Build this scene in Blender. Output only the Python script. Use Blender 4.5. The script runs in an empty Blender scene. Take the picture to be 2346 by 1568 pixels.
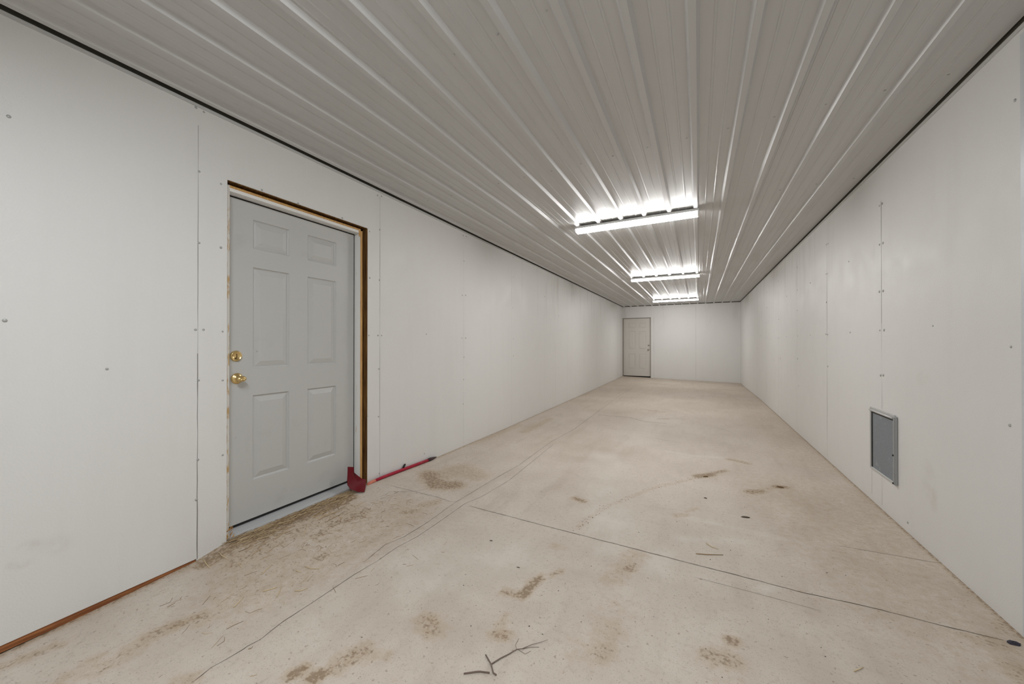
import bpy, math, random
import numpy as np
from mathutils import Vector, Matrix

SC = bpy.context.scene
COL = SC.collection
rnd = random.Random(7)

# ------------------------------------------------------------------ camera, world, exposure
F_PX, W_PX, H_PX = 836.65, 2346, 1568
YAW, PITCH, CAM_Z = 0.4719, 0.0034, 1.2063
cd = bpy.data.cameras.new('camera')
cd.sensor_fit = 'HORIZONTAL'; cd.sensor_width = 36.0
cd.lens = F_PX / W_PX * 36.0
cd.clip_start = 0.02; cd.clip_end = 100
cam = bpy.data.objects.new('camera', cd); COL.objects.link(cam)
cam.location = (0, 0, CAM_Z)
cam.rotation_euler = (math.pi / 2 + PITCH, 0, YAW)
SC.camera = cam

wd = bpy.data.worlds.new('world'); SC.world = wd; wd.use_nodes = True
wd.node_tree.nodes['Background'].inputs[0].default_value = (0.55, 0.65, 0.8, 1)
wd.node_tree.nodes['Background'].inputs[1].default_value = 0.3

vs = SC.view_settings
vs.view_transform = 'Standard'; vs.look = 'None'; vs.gamma = 1.0; vs.exposure = 0.0
vs.use_curve_mapping = False
LAMP = 60.0            # strength of the glowing diffusers
NEAR_LAMP = 88.0
try:
    SC.cycles.max_bounces = 10; SC.cycles.diffuse_bounces = 7; SC.cycles.glossy_bounces = 3; SC.cycles.adaptive_threshold = .02
    SC.cycles.use_denoising = True
    SC.cycles.sample_clamp_indirect = 4.0
except Exception:
    pass

# ------------------------------------------------------------------ sizes of the room (metres)
A, B, H, L, BACK = 2.435, 1.1865, 2.535, 13.558, -1.9
WT = 0.17                                # wall thickness
D1_Y0, D1_W, D1_Z0, D1_Z1 = 1.157, 0.917, 0.100, 2.092
OP_Y0, OP_Y1, OP_Z = 1.135, 2.145, 2.157
D2_X0, D2_W = -2.412, 0.917
EDGE_Y = 2.292

JOINTS = [(0.005,[(-1.516,2.27),(-0.847,2.248),(-0.471,2.24),(-0.241,2.234),(0.164,2.226),(0.462,2.216),(0.732,2.234),(0.925,2.228),(1.101,2.23)]),(0.0028,[(-2.319,2.215),(-2.273,2.223),(-2.037,2.27),(-1.836,2.284),(-1.673,2.265),(-1.646,2.294)]),(0.0022,[(-1.99,2.358),(-2.048,2.268),(-2.184,2.136),(-2.166,2.078),(-2.183,2.033)]),(0.0032,[(-1.602,0.642),(-1.614,0.704),(-1.599,0.791),(-1.599,0.819),(-1.59,0.863),(-1.604,0.965),(-1.6,1.061),(-1.6,1.208),(-1.599,1.322),(-1.586,1.456)]),(0.0026,[(-1.586,1.456),(-1.588,1.615),(-1.562,1.765),(-1.56,2.022),(-1.566,2.283),(-1.519,2.449),(-1.485,2.848)]),(0.003,[(-1.641,1.415),(-1.671,1.604),(-1.634,1.728),(-1.626,1.927),(-1.642,2.255),(-1.638,2.334),(-1.62,2.762)]),(0.0035,[(-1.62,2.762),(-1.582,3.257),(-1.608,4.18),(-1.551,4.962),(-1.583,6.597),(-1.616,8.693),(-1.595,10.394)]),(0.0025,[(-1.485,2.848),(-1.501,3.241),(-1.545,4.119)]),(0.009,[(-1.515,6.136),(-0.992,6.144),(-0.727,5.932),(-0.413,5.948)]),(0.006,[(-0.559,6.246),(-0.347,6.43),(-0.137,6.406)]),(0.004,[(0.204,6.007),(0.298,5.905),(0.405,5.741)]),(0.0022,[(0.731,2.825),(0.983,2.839),(1.184,2.849)]),(0.003,[(0.604,6.12),(0.884,6.293),(1.105,6.406)]),(0.0015,[(-0.022,2.107),(0.224,2.107),(0.489,2.102)]),(0.004,[(-0.499,4.993),(-0.326,4.872)]),(0.004,[(0.177,5.062),(0.277,5.049),(0.387,5.021)])]
DIRT = [(1.0,0.028,[(-0.751,1.578),(-0.743,1.656),(-0.729,1.738)]),(0.8,0.03,[(-0.839,1.564),(-0.816,1.566)]),(0.7,0.02,[(-0.686,1.788),(-0.648,1.844)]),(0.8,0.03,[(-0.748,1.319),(-0.706,1.333)]),(0.6,0.022,[(-0.756,1.367),(-0.762,1.429)]),(0.7,0.05,[(-1.051,1.253),(-0.995,1.219)]),(1.0,0.03,[(-1.312,0.824),(-1.305,0.855)]),(1.0,0.03,[(-1.237,0.847),(-1.224,0.875)]),(0.6,0.03,[(-1.227,0.881),(-1.192,0.909)]),(0.7,0.05,[(-1.199,0.955),(-1.17,1.008)]),(0.5,0.03,[(-1.105,1.03),(-1.078,1.039)]),(0.6,0.05,[(-0.345,1.417),(-0.321,1.457)]),(0.25,0.1,[(-0.399,1.413),(-0.317,1.691)]),(0.8,0.03,[(-0.332,2.01),(-0.318,2.068)]),(1.0,0.026,[(0.107,1.73),(0.13,1.73)]),(0.7,0.05,[(0.046,1.606),(0.105,1.621)]),(0.25,0.1,[(0.056,1.558),(0.083,1.542)]),(0.9,0.03,[(-0.861,2.756),(-0.777,2.729)]),(0.4,0.02,[(-0.703,2.305),(-0.682,2.468),(-0.603,2.717),(-0.489,2.964),(-0.326,3.26),(-0.138,3.519),(-0.002,3.693)]),(1.0,0.045,[(-0.012,3.712),(0.105,3.821)]),(0.8,0.03,[(0.106,3.847),(0.226,3.999)]),(0.6,0.03,[(-0.138,2.802),(-0.084,2.844)]),(0.5,0.02,[(-0.072,2.91),(-0.002,3.016)]),(1.0,0.04,[(0.586,3.747),(0.639,3.763)]),(0.85,0.045,[(0.364,3.512),(0.458,3.58)]),(0.6,0.03,[(0.481,3.641),(0.566,3.716)]),(0.7,0.04,[(0.281,4.406),(0.436,4.346)]),(0.7,0.035,[(-0.926,7.03),(-0.545,6.893)]),(0.8,0.03,[(-0.573,6.258),(-0.434,6.291)]),(0.6,0.03,[(-0.769,7.699),(-0.581,7.853)]),(0.6,0.03,[(-0.534,8.374),(-0.47,8.277)]),(0.5,0.04,[(-0.212,7.297),(-0.069,7.046)]),(0.85,0.1,[(-2.168,2.613),(-1.977,2.467),(-1.851,2.542)]),(0.55,0.13,[(-2.078,2.594),(-2.01,2.901),(-1.809,2.818)]),(0.5,0.12,[(-2.443,3.806),(-2.401,4.803)]),(0.6,0.08,[(-2.518,7.564),(-2.376,8.809)]),(0.5,0.07,[(-2.117,4.501),(-2.112,5.472)]),(0.9,0.06,[(-2.367,1.004),(-2.36,1.191),(-2.341,1.491),(-2.339,1.891)]),(0.6,0.1,[(-2.233,1.085),(-2.234,1.343),(-2.213,1.79)]),(0.75,0.03,[(-2.095,1.444),(-2.123,1.616),(-2.102,1.846)]),(0.8,0.03,[(-2.102,1.666),(-2.07,1.781)]),(0.7,0.025,[(-2.034,1.444),(-2.013,1.503)]),(0.75,0.04,[(-1.867,1.966),(-1.814,2.018)]),(0.6,0.05,[(-1.828,2.105),(-1.776,2.217)]),(0.7,0.04,[(-1.893,1.331),(-1.898,1.375)]),(0.6,0.04,[(-2.24,1.455),(-2.245,1.547)]),(0.7,0.04,[(-2.011,0.674),(-1.99,0.736),(-1.948,0.827)]),(0.55,0.05,[(-1.969,0.525),(-1.989,0.601),(-2.005,0.665)]),(0.6,0.035,[(-2.334,0.351),(-2.318,0.408),(-2.283,0.476)]),(0.5,0.04,[(-2.018,0.431),(-2.032,0.454),(-2.056,0.519)]),(0.6,0.03,[(-1.651,0.624),(-1.611,0.658)]),(0.5,0.05,[(-1.918,0.814),(-1.948,0.984)]),(0.5,0.035,[(-0.767,2.06),(-0.736,2.049)]),(0.45,0.06,[(-0.398,1.888),(-0.313,2.19)]),(0.6,0.05,[(1.011,2.189),(1.086,2.199)]),(0.6,0.04,[(1.151,2.354),(1.149,2.3)]),(0.6,0.05,[(1.046,2.063),(1.026,2.004)]),(0.5,0.06,[(-0.331,1.571),(-0.342,1.539)]),(0.35,0.5,[(0.886,3.577),(1.05,2.388)]),(0.3,0.4,[(0.986,7.455),(1.178,4.755)]),(0.45,0.25,[(-1.972,1.076),(-1.899,1.475),(-1.909,1.904)]),(0.3,0.6,[(-1.311,8.539),(-0.002,11.135)])]
SCUFF = [(0.7,0.25,[(-0.859,3.873),(-0.522,2.481)]),(0.6,0.1,[(-0.211,2.105),(-0.18,2.258)]),(0.6,0.04,[(-0.111,2.816),(0.201,2.785),(0.454,2.765)]),(0.6,0.05,[(-0.305,4.416),(-0.043,4.372),(0.243,4.435)]),(0.9,0.03,[(0.274,2.15),(0.354,2.216)]),(0.5,0.12,[(-0.501,2.144),(-0.473,2.379)]),(0.5,0.3,[(-0.724,4.714),(-0.684,6.201)]),(0.4,0.3,[(-1.258,1.571),(-0.982,1.801)]),(0.5,0.06,[(-0.098,2.483),(0.235,2.625)]),(0.7,0.02,[(-1.091,3.551),(-1.025,3.57)])]
STRAWS = [[(-2.012,1.095),(-2.03,1.131),(-2.044,1.166)],[(-1.881,1.029),(-1.863,1.057),(-1.85,1.081)],[(-1.784,1.04),(-1.808,1.068),(-1.842,1.094)],[(-1.749,1.104),(-1.722,1.12),(-1.713,1.147)],[(-1.887,1.246),(-1.844,1.251),(-1.802,1.27)],[(-1.895,1.202),(-1.855,1.208)],[(-2.379,1.073),(-2.335,1.066),(-2.282,1.069)],[(-2.406,1.011),(-2.347,1.0),(-2.291,0.994)],[(-2.19,1.078),(-2.153,1.075)],[(-1.887,0.908),(-1.903,0.939),(-1.921,0.968)],[(-2.162,1.42),(-2.197,1.461),(-2.25,1.501)],[(-2.197,1.839),(-2.203,1.923)],[(-0.015,2.342),(0.042,2.362),(0.124,2.399)],[(0.04,2.493),(0.067,2.465),(0.103,2.452)],[(0.507,1.768),(0.543,1.803)]]
TWIGS = [[[(-0.654,1.157),(-0.667,1.157),(-0.694,1.187),(-0.732,1.211)],[(-0.694,1.187),(-0.674,1.225),(-0.656,1.256),(-0.637,1.289),(-0.619,1.304),(-0.595,1.335),(-0.57,1.362),(-0.544,1.389)],[(-0.637,1.289),(-0.652,1.308),(-0.654,1.344)],[(-0.631,1.293),(-0.599,1.286),(-0.586,1.31)],[(-0.619,1.304),(-0.594,1.324),(-0.564,1.342)]],[[(-0.763,1.108),(-0.727,1.132),(-0.715,1.142),(-0.68,1.152)]]]
CHIPS = [(0.289,2.991),(0.607,3.747),(0.058,3.736),(0.047,3.219),(-1.128,1.93),(-0.865,1.767),(1.124,2.223),(-0.683,1.234),(-0.591,1.212)]
SCREWS_LEFT = [(0.38,2.106),(0.373,1.296),(0.985,2.49),(1.021,2.486),(1.0,2.148),(1.001,1.756),(0.986,1.28),(1.022,1.281),(1.001,1.003),(0.998,0.57),(0.992,0.355),(1.103,2.119),(1.103,1.754),(1.113,1.274),(1.114,0.993),(1.115,0.564),(1.323,2.166),(1.556,2.161),(1.903,2.168),(2.166,2.136),(2.167,1.751),(2.159,1.271),(2.146,0.604),(2.249,2.468),(2.293,2.476),(2.274,2.18),(2.27,1.748),(2.256,1.273),(2.295,1.274),(2.266,0.986),(2.262,0.579),(2.272,0.092),(0.653,1.087),(3.521,2.46),(3.584,2.466),(3.539,2.164),(3.504,1.762),(3.575,1.77),(3.496,1.266),(3.576,1.267),(3.54,1.043),(3.531,0.784),(3.523,0.501),(2.879,1.298),(4.8,2.474),(4.815,2.186),(4.8,1.727),(4.815,1.27),(4.815,1.019),(2.848,0.105),(6.784,1.744),(6.054,2.037)]
SCREWS_RIGHT = [(3.613,2.216),(3.566,2.216),(3.615,1.931),(3.558,1.929),(3.618,1.585),(3.557,1.583),(3.612,1.301),(3.544,1.301),(3.602,0.972),(3.558,0.976),(4.866,2.232),(4.808,2.228),(4.871,1.927),(4.83,1.925),(4.864,1.632),(4.883,1.301),(4.824,1.296),(4.823,0.968),(6.108,2.227),(6.111,1.923),(6.124,1.649),(6.108,1.303),(6.112,0.997),(4.227,1.929),(4.201,1.301),(5.476,1.923),(5.482,1.303),(2.933,1.305),(2.352,1.191),(2.323,2.227),(7.391,2.232),(7.399,1.603),(7.403,1.292),(8.559,2.197),(8.564,1.895),(6.766,1.914),(6.773,1.307),(6.063,0.636),(3.22,0.064),(9.784,2.447),(9.991,2.415),(11.215,0.697),(12.613,2.202),(12.516,1.344),(2.36,0.855),(8.67,1.609),(7.263,0.957),(9.351,1.364),(8.186,1.278)]
SCREWS_CEIL = [(-2.166,1.396),(-1.927,1.394),(-1.697,1.386),(-1.469,1.379),(-1.229,1.371),(-0.994,1.37),(-0.766,1.365),(-0.538,1.356),(-1.479,2.651),(-1.238,2.64),(-1.005,2.643),(-0.773,2.638),(-0.539,2.63),(-0.306,2.619),(-0.066,2.617),(0.165,2.611),(0.399,2.604),(0.633,2.596),(0.874,2.593),(1.103,2.584),(0.633,3.875),(0.878,3.863),(1.117,3.868),(-2.243,2.668),(-1.971,2.672),(-1.718,2.675)]
WALLSTAIN = [(0.8,0.03,[(0.434,0.378),(0.44,0.378)]),(0.9,0.02,[(0.414,0.31),(0.425,0.315)]),(0.6,0.012,[(0.387,0.314),(0.389,0.334)]),(0.5,0.04,[(0.483,0.357),(0.519,0.336)]),(0.8,0.012,[(1.005,0.124),(1.025,0.131)]),(0.8,0.012,[(1.003,0.085),(1.021,0.088)]),(0.8,0.012,[(2.183,0.102),(2.239,0.114)]),(0.7,0.02,[(2.206,0.131),(2.277,0.091)])]


# ------------------------------------------------------------------ helpers
def sst(e0, e1, x):
    t = np.clip((np.asarray(x, float) - e0) / (e1 - e0), 0, 1)
    return t * t * (3 - 2 * t)

def fz(X, Y):
    prof = np.interp(Y, [-9, .37, .7, .99, 1.14, 2.12, 2.3, 2.5, 2.72, 2.9, 3.05, 3.6, 4.6], [-.011, -.011, .004, .022, .056, .052, .045, .036, .026, .020, .015, .009, 0])
    bump = prof * np.exp(-((X + 2.435) / .32) ** 2)
    end = sst(9, 13.5, Y) * (.02 - .08 * (X + 2.435) / 3.62)
    return bump + end

def fzf(x, y): return float(fz(np.float64(x), np.float64(y)))

class MB:
    """collects geometry; build() links it as one mesh object"""
    def __init__(self): self.v = []; self.f = []; self.m = []; self.sm = []
    def add(self, verts, faces, mat=0, smooth=False):
        o = len(self.v); self.v += [tuple(map(float, p)) for p in verts]
        for f in faces: self.f.append([i + o for i in f]); self.m.append(mat); self.sm.append(smooth)
    def quad(self, a, b, c, d, mat=0): self.add([a, b, c, d], [(0, 1, 2, 3)], mat)
    def box(self, x0, x1, y0, y1, z0, z1, mat=0, bev=0.0):
        if bev <= 0:
            v = [(x, y, z) for z in (z0, z1) for y in (y0, y1) for x in (x0, x1)]
            f = [(0, 2, 3, 1), (4, 5, 7, 6), (0, 1, 5, 4), (2, 6, 7, 3), (0, 4, 6, 2), (1, 3, 7, 5)]
            self.add(v, f, mat); return
        b = bev; rings = []
        for z, i in ((z0, b), (z0 + b, 0), (z1 - b, 0), (z1, b)):
            j = b * .0
            r = []
            for cx, cy, sx, sy in ((x0, y0, 1, 1), (x1, y0, -1, 1), (x1, y1, -1, -1), (x0, y1, 1, -1)):
                pa = (cx + sx * (i + b), cy + sy * i, z); pb = (cx + sx * i, cy + sy * (i + b), z)
                r += [pb, pa] if (sx, sy) in ((1, 1), (-1, -1)) else [pa, pb]
            rings.append(r)
        v = [p for r in rings for p in r]; f = []
        for k in range(3):
            for i in range(8):
                j = (i + 1) % 8; f.append((k * 8 + i, k * 8 + j, k * 8 + 8 + j, k * 8 + 8 + i))
        f.append(tuple(reversed(range(8)))); f.append(tuple(range(24, 32)))
        self.add(v, f, mat)
    def tube(self, pts, rad, n=8, mat=0, cap=True, flat=1.0):
        pts = [Vector(p) for p in pts]
        rad = rad if isinstance(rad, (list, tuple)) else [rad] * len(pts)
        v = []; f = []
        for i, p in enumerate(pts):
            t = (pts[min(i + 1, len(pts) - 1)] - pts[max(i - 1, 0)]).normalized()
            up = Vector((0, 0, 1)) if abs(t.z) < .95 else Vector((1, 0, 0))
            s = t.cross(up).normalized(); u = s.cross(t).normalized()
            for k in range(n):
                a = 2 * math.pi * k / n
                v.append(p + s * (math.cos(a) * rad[i]) + u * (math.sin(a) * rad[i] * flat))
        for i in range(len(pts) - 1):
            for k in range(n):
                j = (k + 1) % n
                f.append((i * n + k, i * n + j, (i + 1) * n + j, (i + 1) * n + k))
        if cap:
            f.append(tuple(reversed(range(n)))); f.append(tuple(range((len(pts) - 1) * n, len(pts) * n)))
        self.add(v, f, mat, n > 5)
    def lathe(self, prof, origin, axis, n=24, mat=0, sx=1.0, sy=1.0):
        """prof: (radius, height along axis); axis a unit vector"""
        ax = Vector(axis).normalized(); up = Vector((0, 0, 1)) if abs(ax.z) < .9 else Vector((1, 0, 0))
        s = up.cross(ax).normalized(); u = ax.cross(s).normalized(); o = Vector(origin)
        v = []; f = []
        for r, h in prof:
            for k in range(n):
                a = 2 * math.pi * k / n
                v.append(o + ax * h + s * (math.cos(a) * r * sx) + u * (math.sin(a) * r * sy))
        for i in range(len(prof) - 1):
            for k in range(n):
                j = (k + 1) % n; f.append((i * n + k, i * n + j, (i + 1) * n + j, (i + 1) * n + k))
        f.append(tuple(reversed(range(n)))); f.append(tuple(range((len(prof) - 1) * n, len(prof) * n)))
        self.add(v, f, mat, True)
    def mesh(self, name, mats):
        me = bpy.data.meshes.new(name); me.from_pydata(self.v, [], self.f)
        for m in (mats if isinstance(mats, (list, tuple)) else [mats]): me.materials.append(m)
        me.polygons.foreach_set('material_index', self.m)
        me.polygons.foreach_set('use_smooth', self.sm)
        me.update(); me.validate()
        return me
    def build(self, name, mats, parent=None, loc=None):
        o = bpy.data.objects.new(name, self.mesh(name, mats)); COL.objects.link(o)
        if parent: o.parent = parent
        if loc: o.location = loc
        return o

def empty(name, loc=(0, 0, 0), rz=0.0):
    o = bpy.data.objects.new(name, None); COL.objects.link(o)
    o.location = loc; o.rotation_euler = (0, 0, rz); o.empty_display_size = .1
    return o

def tag(o, label=None, cat=None, group=None, kind=None):
    if label: o['label'] = label
    if cat: o['category'] = cat
    if group: o['group'] = group
    if kind: o['kind'] = kind
    return o

def struct(o, label, cat): return tag(o, label, cat, kind='structure')

# ------------------------------------------------------------------ materials
def mat(name, col, rough=.5, metal=0.0, spec=.5):
    m = bpy.data.materials.new(name); m.use_nodes = True
    b = m.node_tree.nodes['Principled BSDF']
    b.inputs['Base Color'].default_value = (*col, 1); b.inputs['Roughness'].default_value = rough
    b.inputs['Metallic'].default_value = metal; b.inputs['Specular IOR Level'].default_value = spec
    return m

class NT:
    def __init__(self, m):
        self.t = m.node_tree; self.b = self.t.nodes['Principled BSDF']
        self.co = self.t.nodes.new('ShaderNodeTexCoord').outputs['Object']
    def lk(self, a, b): self.t.links.new(a, b)
    def n(self, ty, **k):
        x = self.t.nodes.new(ty)
        for a, v in k.items(): setattr(x, a, v)
        return x
    def noise(self, scale, detail=3, rough=.55, st=(1, 1, 1), dist=0.0):
        mp = self.n('ShaderNodeMapping'); mp.inputs['Scale'].default_value = st
        self.lk(self.co, mp.inputs[0])
        x = self.n('ShaderNodeTexNoise'); x.inputs['Scale'].default_value = scale
        x.inputs['Detail'].default_value = detail; x.inputs['Roughness'].default_value = rough
        x.inputs['Distortion'].default_value = dist
        self.lk(mp.outputs[0], x.inputs['Vector']); return x.outputs[0]
    def rng(self, s, a, b, c=0.0, d=1.0, smooth=False):
        x = self.n('ShaderNodeMapRange'); x.clamp = True
        if smooth: x.interpolation_type = 'SMOOTHSTEP'
        self.lk(s, x.inputs[0])
        for i, v in enumerate((a, b, c, d)): x.inputs[i + 1].default_value = v
        return x.outputs[0]
    def math(self, op, a, b=None):
        x = self.n('ShaderNodeMath', operation=op)
        for i, v in enumerate((a, b)):
            if v is None: continue
            if isinstance(v, (int, float)): x.inputs[i].default_value = v
            else: self.lk(v, x.inputs[i])
        return x.outputs[0]
    def mix(self, f, a, b, blend='MIX'):
        x = self.n('ShaderNodeMix', data_type='RGBA', blend_type=blend); x.clamp_factor = True
        if isinstance(f, (int, float)): x.inputs[0].default_value = f
        else: self.lk(f, x.inputs[0])
        for i, v in ((6, a), (7, b)):
            if isinstance(v, tuple): x.inputs[i].default_value = (*v, 1)
            else: self.lk(v, x.inputs[i])
        return x.outputs[2]
    def attr(self, name):
        return self.n('ShaderNodeAttribute', attribute_name=name).outputs['Fac']
    def bump(self, h, strength, dist):
        x = self.n('ShaderNodeBump'); x.inputs['Strength'].default_value = strength
        x.inputs['Distance'].default_value = dist
        self.lk(h, x.inputs['Height']); self.lk(x.outputs[0], self.b.inputs['Normal'])
    def sep(self):
        x = self.n('ShaderNodeSeparateXYZ'); self.lk(self.co, x.inputs[0]); return x.outputs

# white wall panels: pebbled, half-gloss, a little dirty
M_WALL = mat('white wall panel', (.72, .715, .70), .36)
t = NT(M_WALL)
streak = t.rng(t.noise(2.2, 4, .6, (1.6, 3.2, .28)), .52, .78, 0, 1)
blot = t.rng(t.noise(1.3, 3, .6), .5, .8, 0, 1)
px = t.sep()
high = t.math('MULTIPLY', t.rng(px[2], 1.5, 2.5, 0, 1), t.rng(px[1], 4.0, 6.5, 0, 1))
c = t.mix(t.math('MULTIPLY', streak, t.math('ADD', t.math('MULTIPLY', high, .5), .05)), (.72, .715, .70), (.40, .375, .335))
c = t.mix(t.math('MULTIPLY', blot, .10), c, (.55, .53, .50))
rag = t.noise(14, 4, .65)
SMEARS = [(B, 2.98, .40, .10, .17, .16), (B, 2.93, .31, .05, .08, .20), (B, 3.05, 1.0, .12, .07, .12)]
for st, r, pts in WALLSTAIN[:4]:
    (ya, za), (yb, zb) = pts[0], pts[-1]
    SMEARS.append((-A, (ya + yb) / 2, (za + zb) / 2, abs(yb - ya) / 2 + r * 1.5, abs(zb - za) / 2 + r * 1.1, .30 * st))
for sx_, sy_, sz_, ry_, rz_, k_ in SMEARS:                 # old smears of mud on the panels
    v1 = t.n('ShaderNodeVectorMath', operation='SUBTRACT'); t.lk(t.co, v1.inputs[0]); v1.inputs[1].default_value = (sx_, sy_, sz_)
    v2 = t.n('ShaderNodeVectorMath', operation='MULTIPLY'); t.lk(v1.outputs[0], v2.inputs[0]); v2.inputs[1].default_value = (2.0, 1 / ry_, 1 / rz_)
    v3 = t.n('ShaderNodeVectorMath', operation='LENGTH'); t.lk(v2.outputs[0], v3.inputs[0])
    m_ = t.math('MULTIPLY', t.rng(v3.outputs['Value'], .15, 1.1, 1, 0, True), t.rng(rag, .38, .62, .1, 1))
    c = t.mix(t.math('MULTIPLY', m_, k_), c, (.42, .385, .30))
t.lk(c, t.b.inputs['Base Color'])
t.lk(t.rng(t.noise(6, 3), .3, .7, .44, .58), t.b.inputs['Roughness'])
t.bump(t.noise(150, 2, .5), .22, .004)

M_SEAM = mat('open panel seam', (.22, .21, .19), .9, 0, .1)
M_SEAM2 = mat('faint panel seam', (.45, .44, .42), .7, 0, .2)
M_SCREW = mat('dull screw head', (.42, .42, .41), .45, .35)
M_DARKWOOD = mat('dark ledger wood', (.14, .13, .105), .9, 0, .1)

# ribbed steel ceiling
M_CEIL = mat('painted ribbed steel', (.60, .60, .58), .36, 0.0, .32)
t = NT(M_CEIL)
br = t.noise(4, 3, .5, (9, .12, 1))
dirt = t.rng(t.noise(1.6, 5, .65, (3.0, .6, 1)), .48, .75, 0, 1)
px = t.sep()
dirt = t.math('MULTIPLY', dirt, t.rng(px[1], 2.5, 6.0, .05, .5))
c = t.mix(t.rng(br, .35, .7, 0, 1), (.548, .548, .540), (.568, .568, .562))
c = t.mix(dirt, c, (.46, .42, .375))
t.lk(c, t.b.inputs['Base Color'])
t.lk(t.rng(br, .3, .75, .34, .38), t.b.inputs['Roughness'])


M_TRIM = mat('grey steel trim', (.56, .56, .545), .4, .1)
M_TRIM2 = mat('pale corner trim', (.62, .65, .68), .35, .1)

# concrete floor
M_FLOOR = mat('stained concrete', (.43, .38, .32), .62, 0, .35)
t = NT(M_FLOOR)
cloud = t.noise(1.1, 4, .6); cl2 = t.noise(4.5, 5, .62); fine = t.noise(38, 4, .65); spk = t.noise(170, 2, .5)
lon = t.noise(3.0, 4, .6, (2.6, .5, 1))
c = t.mix(t.rng(cloud, .35, .68, 0, 1), (.494, .428, .364), (.592, .526, .458))
c = t.mix(t.math('MULTIPLY', t.rng(cl2, .45, .75, 0, 1), .55), c, (.64, .58, .515))
c = t.mix(t.math('MULTIPLY', t.rng(lon, .53, .75, 0, 1), .40), c, (.40, .332, .27))
c = t.mix(t.math('MULTIPLY', t.rng(fine, .54, .72, 0, 1), .35), c, (.31, .255, .195))
c = t.mix(t.math('MULTIPLY', t.rng(spk, .60, .72, 0, 1), .5), c, (.20, .165, .13))
c = t.mix(t.math('MULTIPLY', t.rng(t.noise(62, 2, .5), .665, .71, 0, 1), .55), c, (.22, .155, .10))
sc_ = t.attr('scuff')
c = t.mix(t.math('MULTIPLY', t.math('MULTIPLY', sc_, t.rng(cl2, .3, .65, .4, 1)), .75), c, (.67, .625, .57))
d = t.attr('dirt')
mid = t.noise(24, 5, .70)
edge = t.math('ADD', t.math('MULTIPLY', d, .62), t.math('SUBTRACT', mid, .62))
c = t.mix(t.math('MULTIPLY', t.rng(edge, -.06, .36, 0, 1), .46), c, (.36, .238, .120))
grit = t.math('ADD', t.math('MULTIPLY', d, .5), t.math('SUBTRACT', t.noise(60, 3, .6), .80))
c = t.mix(t.math('MULTIPLY', t.rng(grit, .02, .16, 0, 1), .62), c, (.17, .108, .052))
t.lk(c, t.b.inputs['Base Color'])
t.lk(t.rng(cl2, .3, .7, .50, .70), t.b.inputs['Roughness'])
t.bump(t.math('ADD', fine, t.math('MULTIPLY', spk, .5)), .18, .003)
M_JOINT = mat('dirt in floor joint', (.105, .085, .065), .95, 0, .1)

# doors
M_DOOR = mat('pale grey door paint', (.50, .50, .485), .42)
t = NT(M_DOOR)
c = t.mix(t.rng(t.noise(5, 5, .65), .58, .74, 0, .35), (.50, .50, .488), (.40, .395, .38))
c = t.mix(t.rng(t.noise(24, 4, .6), .70, .76, 0, .6), c, (.28, .275, .26))
t.lk(c, t.b.inputs['Base Color']); t.bump(t.noise(120, 2), .08, .003)
M_DOOR2 = mat('warm grey door paint', (.61, .585, .545), .5)
M_JAMB = mat('white jamb paint', (.8, .795, .775), .45)
t = NT(M_JAMB)
c = t.mix(t.rng(t.noise(9, 4, .6, (3, 3, .7)), .64, .74, 0, .7), (.8, .795, .775), (.52, .39, .24))
t.lk(c, t.b.inputs['Base Color'])
M_JAMB_SHADE = mat('far jamb in painted shade', (.24, .215, .18), .6)  # dark tone paints the shade on the far door's reveal
M_RAW = mat('raw yellow wood', (.50, .30, .115), .7)
t = NT(M_RAW)
c = t.mix(t.rng(t.noise(14, 4, .6, (6, 6, .5)), .35, .7, 0, 1), (.62, .37, .13), (.42, .21, .06))
t.lk(c, t.b.inputs['Base Color'])
M_EDGEWOOD = mat('chipped paint on raw wood', (.6, .5, .36), .6)
t = NT(M_EDGEWOOD)
c = t.mix(t.rng(t.noise(8, 5, .7, (5, 5, .9)), .50, .56, 0, 1), (.60, .575, .53), (.47, .31, .14))
t.lk(c, t.b.inputs['Base Color'])
M_STUD = mat('dark stained stud wood', (.085, .036, .010), .75, 0, .25)
t = NT(M_STUD)
c = t.mix(t.rng(t.noise(11, 4, .6, (7, 7, .4)), .35, .72, 0, 1), (.065, .028, .009), (.27, .14, .038))
t.lk(c, t.b.inputs['Base Color'])
M_BASE = mat('red brown sill wood', (.22, .075, .025), .65, 0, .3)
t = NT(M_BASE)
c = t.mix(t.rng(t.noise(10, 4, .6, (7, .5, 7)), .35, .7, 0, 1), (.19, .064, .022), (.36, .145, .052))
t.lk(c, t.b.inputs['Base Color'])
M_BLACK = mat('black rubber and gap shade', (.012, .012, .011), .6, 0, .3)  # rubber parts, and the painted shade strips of the hatch
M_ALU = mat('worn aluminium sill', (.52, .53, .54), .42, .35)
M_BRASS = mat('polished brass', (.78, .58, .27), .24, 1.0)
M_BRASSDARK = mat('keyway shadow brass', (.16, .09, .03), .5, .8)
M_NICKEL = mat('dull brass far', (.42, .38, .33), .4, .8)

# lamps
M_LENS = bpy.data.materials.new('glowing diffuser'); M_LENS.use_nodes = True
nt = M_LENS.node_tree; nt.nodes.clear()
em = nt.nodes.new('ShaderNodeEmission'); em.inputs[0].default_value = (1, .992, .978, 1); em.inputs[1].default_value = LAMP
ou = nt.nodes.new('ShaderNodeOutputMaterial'); nt.links.new(em.outputs[0], ou.inputs[0])
M_LENS2 = M_LENS.copy(); M_LENS2.name = 'glowing diffuser cool'
for n in M_LENS2.node_tree.nodes:
    if n.type == 'EMISSION': n.inputs[0].default_value = (.93, .97, 1, 1); n.inputs[1].default_value = NEAR_LAMP
M_HOUSING = mat('white lamp housing', (.78, .78, .77), .4)

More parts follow.
